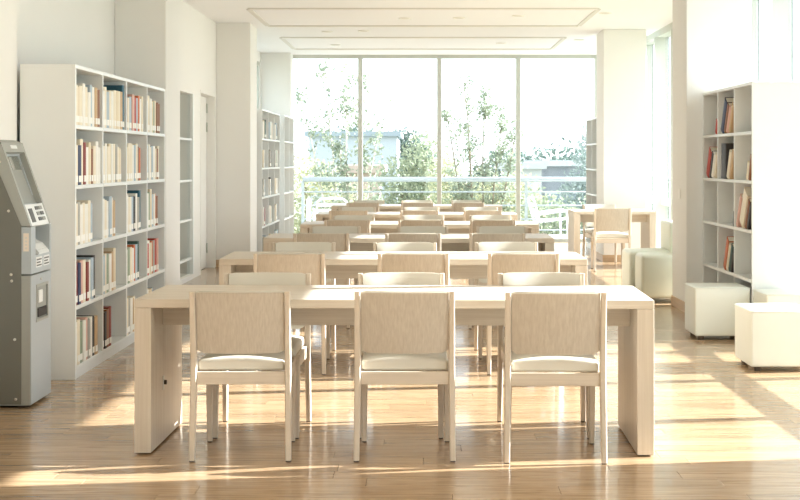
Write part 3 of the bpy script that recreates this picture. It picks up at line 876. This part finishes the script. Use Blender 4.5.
# ================================================================== TERRACE
ter = box('terrace', -9, 7, YF + 0.13, 26.0, -0.30, -0.02, 'concrete'); tag(ter, 'pale concrete terrace outside the window wall', 'terrace', kind='structure')
rl = empty('railing', (0, 25.7, -0.02)); tag(rl, 'pale metal terrace railing with a thick handrail and thin bars', 'railing')
tube('handrail', [(-2.17, 0, 1.03), (7, 0, 1.03)], 0.045, 'rail_metal', rl, 12)
for z in (0.80, 0.55, 0.30, 0.10): tube('bar', [(-2.17, 0, z), (7, 0, z)], 0.014, 'rail_metal', rl)
for i, x in enumerate((-2.17, -1.11, 0.33, 1.93, 3.3, 5.1, 6.9)): box('post', x - 0.025, x + 0.025, -0.025, 0.025, 0, 1.0, 'rail_metal', rl)
def terrace_chair(label, loc, rz):
    r = empty('terrace_chair', loc, rz); tag(r, label, 'chair', 'white terrace chairs')
    for s in (-1, 1):
        tube('side_frame', [(-0.30, s*0.26, 0.0), (-0.24, s*0.26, 0.30), (-0.34, s*0.26, 0.66)], 0.016, 'white_metal', r)
        tube('leg', [(0.26, s*0.26, 0.0), (0.24, s*0.26, 0.46)], 0.016, 'white_metal', r)
        tube('armrest', [(-0.28, s*0.26, 0.43), (0.0, s*0.26, 0.47), (0.30, s*0.26, 0.50)], 0.018, 'white_metal', r)
    for k in range(5):
        x = -0.22 + 0.118 * k; z = 0.285 + 0.0133 * k
        prism('seat_slat', [(x - 0.04, z - 0.004), (x + 0.04, z + 0.005), (x + 0.04, z + 0.020), (x - 0.04, z + 0.011)], 'y', -0.25, 0.25, 'white_metal', r)
    for k in range(3):
        x = -0.262 - 0.026 * k; z = 0.37 + 0.10 * k
        prism('back_slat', [(x, z), (x - 0.013, z + 0.05), (x + 0.002, z + 0.054), (x + 0.015, z + 0.004)], 'y', -0.25, 0.25, 'white_metal', r)
    tube('top_rail', [(-0.335, -0.26, 0.65), (-0.352, -0.20, 0.70), (-0.356, 0.0, 0.72), (-0.352, 0.20, 0.70), (-0.335, 0.26, 0.65)], 0.018, 'white_metal', r)
terrace_chair('low white terrace chair turned side-on outside the pane beside the small table', (2.28, 24.75, -0.02), R(8))
terrace_chair('low white terrace chair outside the pane nearest the narrow empty bookcase', (-1.62, 24.85, -0.02), R(100))
r = empty('bollard_lamp', (-2.0, 24.9, -0.02)); tag(r, 'slim white round-topped bollard lamp on the terrace', 'lamp')
tube('post', [(0, 0, 0), (0, 0, 0.66)], 0.04, 'white_metal', r, 12)
bm = bmesh.new(); bmesh.ops.create_uvsphere(bm, u_segments=14, v_segments=8, radius=0.046, matrix=Matrix.Translation((0, 0, 0.66)) @ Matrix.Diagonal((1, 1, 0.9, 1))); mesh_obj('cap', bm, 'white_metal', r, True)

# ================================================================== OUTSIDE
GZ = -3.8
g = box('ground', -200, 200, -120, 320, GZ - 0.3, GZ, 'ground'); tag(g, 'grassy ground below the terrace', 'ground', kind='structure')
rt = random.Random(21)
def leaf(bm, p, s, rng):
    a = rng.uniform(0, 6.283); t = rng.uniform(-1.1, 1.1)
    u = Vector((math.cos(a)*math.cos(t), math.sin(a)*math.cos(t), math.sin(t)))
    v = u.cross(Vector((rng.gauss(0,1), rng.gauss(0,1), rng.gauss(0,1))))
    if v.length < 1e-4: v = Vector((1, 0, 0))
    v.normalize()
    q = [p - u*s, p + v*s*0.5, p + u*s, p - v*s*0.5]
    bm.faces.new([bm.verts.new(c) for c in q])
def slim_tree(label, base, top_z, spread, stems, leafsize, nleaf, mat, seed, leaf_from=0.35, bark='bark_pale', rad=0.05):
    rng = random.Random(seed)
    x, y = base
    r = empty('slim_tree', (x, y, GZ)); tag(r, label, 'tree')
    H = top_z - GZ
    bmL = bmesh.new(); bmT = bmesh.new()
    tips = []
    for (dx, hf) in stems:
        pts = []
        for k in range(9):
            v = k / 8
            pts.append((dx * spread * v**1.6 + rng.uniform(-.03, .03), rng.uniform(-.25, .25) * v, H * hf * v))
        tube_into(bmT, pts, [rad * (1 - 0.85 * k / 8) for k in range(9)], 6)
        for b_ in range(14):
            v = rng.uniform(leaf_from, 1.0); k = min(7, int(v*8)); f = v*8 - k
            p0 = Vector(pts[k]).lerp(Vector(pts[k+1]), f)
            L = rng.uniform(0.35, 0.95) * (1.25 - v) * spread * 0.8
            a = rng.uniform(0, 6.283)
            p1 = p0 + Vector((math.cos(a)*L*0.8, math.sin(a)*L*0.8, rng.uniform(0.3, 0.9)*L + 0.1))
            tube_into(bmT, [p0, p0.lerp(p1, 0.5) + Vector((0, 0, -0.03)), p1], [0.012, 0.008, 0.004], 4)
            tips.append((p0, p1))
        tips.append((Vector(pts[6]), Vector(pts[8])))
    for i in range(nleaf):
        p0, p1 = rng.choice(tips)
        p = p0.lerp(p1, rng.uniform(0.25, 1.08)) + Vector((rng.gauss(0, .07), rng.gauss(0, .07), rng.gauss(0, .07)))
        leaf(bmL, p, leafsize * rng.uniform(0.6, 1.2), rng)
    mesh_obj('stems', bmT, bark, r, True)
    o = mesh_obj('foliage', bmL, mat, r); o['kind'] = 'stuff'
def bushy_tree(label, base, lobes, nleaf, leafsize, mat, seed, name='bushy_tree'):
    """lobes: (dx, dy, z, rx, rz) relative to the trunk foot's x, y"""
    rng = random.Random(seed); x, y = base
    r = empty(name, (x, y, GZ)); tag(r, label, 'tree')
    bmL = bmesh.new(); bmT = bmesh.new()
    tot = sum(l[3]*l[3]*l[4] for l in lobes)
    for (dx, dy, z, rx, rz_) in lobes:
        tube_into(bmT, [(0, 0, 0), (dx*0.3, dy*0.3, (z - GZ)*0.5), (dx, dy, z - GZ)], [0.12, 0.08, 0.03], 6)
        n = int(nleaf * rx*rx*rz_ / tot)
        for i in range(n):
            d = Vector((rng.gauss(0,1), rng.gauss(0,1), rng.gauss(0,1))).normalized() * (rng.random() ** 0.4) * rng.uniform(0.8, 1.12)
            leaf(bmL, Vector((dx + d.x*rx, dy + d.y*rx, z - GZ + d.z*rz_)), leafsize * rng.uniform(0.6, 1.25), rng)
    mesh_obj('trunk', bmT, 'bark', r, True)
    o = mesh_obj('foliage', bmL, mat, r); o['kind'] = 'stuff'
slim_tree('slender pale-stemmed tree with sparse leaves beyond the pane beside the corner pillar', (-1.55, 29.5), 3.3, 1.0,
          [(-0.95, 0.9), (-0.5, 0.98), (0.0, 1.0), (0.35, 0.96), (0.75, 0.88), (-0.15, 0.8)], 0.052, 2400, 'leaf_birch', 5, leaf_from=0.62)
slim_tree('slender tree with fine sparse leaves beyond the third pane from the corner pillar', (1.25, 29.5), 3.0, 0.95,
          [(-0.75, 0.92), (-0.35, 1.0), (0.1, 0.97), (0.5, 0.93), (0.8, 0.86)], 0.042, 4200, 'leaf_birch', 8, leaf_from=0.6, bark='bark')
slim_tree('thin leafy sapling beyond the pane next to the slim bookcase', (4.3, 32.2), 2.6, 0.6,
          [(-0.5, 0.9), (-0.1, 1.0), (0.4, 0.92)], 0.045, 700, 'leaf_blue', 9, leaf_from=0.55)
bushy_tree('broad pale green tree filling the second pane from the corner pillar', (0.0, 37.5),
           [(-0.55, 0, 0.6, 0.75, 1.0), (0.1, 0.2, 1.35, 0.65, 0.85), (0.45, -0.2, 0.4, 0.7, 1.0), (-0.9, 0.1, -0.4, 0.7, 0.9), (0.0, 0, -0.9, 1.1, 1.0)], 9500, 0.06, 'leaf_mid', 31)
bushy_tree('yellow-green bush growing low behind the railing, third pane', (1.5, 33),
           [(-0.7, 0, 0.3, 0.7, 0.8), (0.15, 0.1, 0.1, 0.8, 1.0), (0.8, 0, 0.35, 0.6, 0.9), (0, 0, -1.0, 1.4, 0.9), (-0.95, 0.3, 1.0, 0.45, 0.55)], 9500, 0.06, 'leaf_yellow', 33)
bushy_tree('loose olive bush behind the railing near the corner pillar', (-2.7, 36),
           [(-0.3, 0, 0.9, 0.9, 0.7), (0.6, 0, 0.3, 0.9, 0.8), (0.2, 0, -0.9, 1.5, 1.0), (-0.8, 0, -0.2, 0.9, 0.8), (1.5, 0, -0.6, 0.8, 0.9)], 8500, 0.06, 'leaf_yellow', 35)
bushy_tree('bluish green tree between the pale buildings', (5.0, 42),
           [(0.3, 0, 1.2, 0.8, 1.3), (-0.1, 0, 0.0, 0.9, 1.2), (0.7, 0, 0.2, 0.8, 1.0)], 5000, 0.075, 'leaf_blue', 37)
bushy_tree('low mixed bush behind the railing near the terrace chair', (3.0, 29.4),
           [(-0.5, 0, 0.05, 0.75, 0.75), (0.4, 0, -0.3, 0.85, 0.85), (1.1, 0, -0.1, 0.75, 0.85), (0.2, 0, -1.4, 1.4, 0.9)], 11000, 0.055, 'leaf_mid', 39)
for i, (x, y, rx, zt, lab) in enumerate(((-4.2, 92, 2.2, 3.9, 'dark rounded far tree standing above the long grey shed'), (-1.2, 99, 1.7, 3.6, 'smaller rounded far tree standing above the long grey shed'), (7.5, 76, 2.6, 2.4, 'far bluish tree rising over the grey building'),
                                      (10.5, 90, 2.4, 2.2, 'far bluish tree over the grey building towards the facade'), (5.2, 84, 2.0, 2.2, 'far pale tree behind the white building'),
                                      (-13.0, 80, 3.2, 2.0, 'far hazy tree behind the olive bush'))):
    bushy_tree(lab, (x, y), [(0, 0, zt - rx*0.9, rx, rx*0.9), (rx*0.6, 0, zt - rx*1.3, rx*0.8, rx*0.7), (-rx*0.7, 0, zt - rx*1.3, rx*0.8, rx*0.7), (0, 0, zt - rx*2.1, rx*1.2, rx)], 3600, 0.2, 'leaf_far', 50 + i)
# buildings
def building(name, label, x0, x1, y0, y1, zt, mat, roofmat, cols, rows, zwin0, dz, ww, wh):
    r = empty(name, ((x0+x1)/2, (y0+y1)/2, GZ)); tag(r, label, 'building')
    hx, hy, h = (x1-x0)/2, (y1-y0)/2, zt - GZ
    box('wall', -hx, hx, -hy, hy, 0, h, mat, r)
    box('roof', -hx - 0.2, hx + 0.2, -hy - 0.2, hy + 0.2, h, h + 0.25, roofmat, r)
    for c in range(cols):
        for q in range(rows):
            xx = -hx + (c + 0.5) * 2*hx / cols; zz = zwin0 - GZ + q*dz
            wf = box('window', xx - ww/2, xx + ww/2, -hy - 0.06, -hy, zz, zz + wh, 'white_clad', r)
            box('pane', xx - ww/2 + 0.08, xx + ww/2 - 0.08, -hy - 0.08, -hy - 0.06, zz + 0.08, zz + wh - 0.08, 'far_glass', wf)
building('long_shed', 'long low blue-grey shed behind the slender pale-stemmed tree', -5.6, -1.2, 70, 80, 2.55, 'warehouse', 'warehouse_roof', 3, 1, -2.5, 2.0, 1.0, 1.2)
building('brick_hut', 'small pinkish flat-roofed hut below the broad green tree', -2.5, -1.35, 45, 48, 0.95, 'brick_pale', 'brick_pale', 2, 1, -1.5, 1.5, 0.4, 0.8)
building('grey_house', 'grey flat-roofed building with a white band between the far trees', 5.2, 7.0, 60, 68, 1.1, 'grey_clad', 'white_clad', 2, 2, -2.6, 1.7, 0.7, 0.9)
building('white_house', 'plain white building beside the grey flat-roofed one', 3.4, 4.95, 57.5, 59.2, 1.0, 'white_clad', 'white_clad', 2, 2, -2.6, 1.7, 0.5, 0.8)
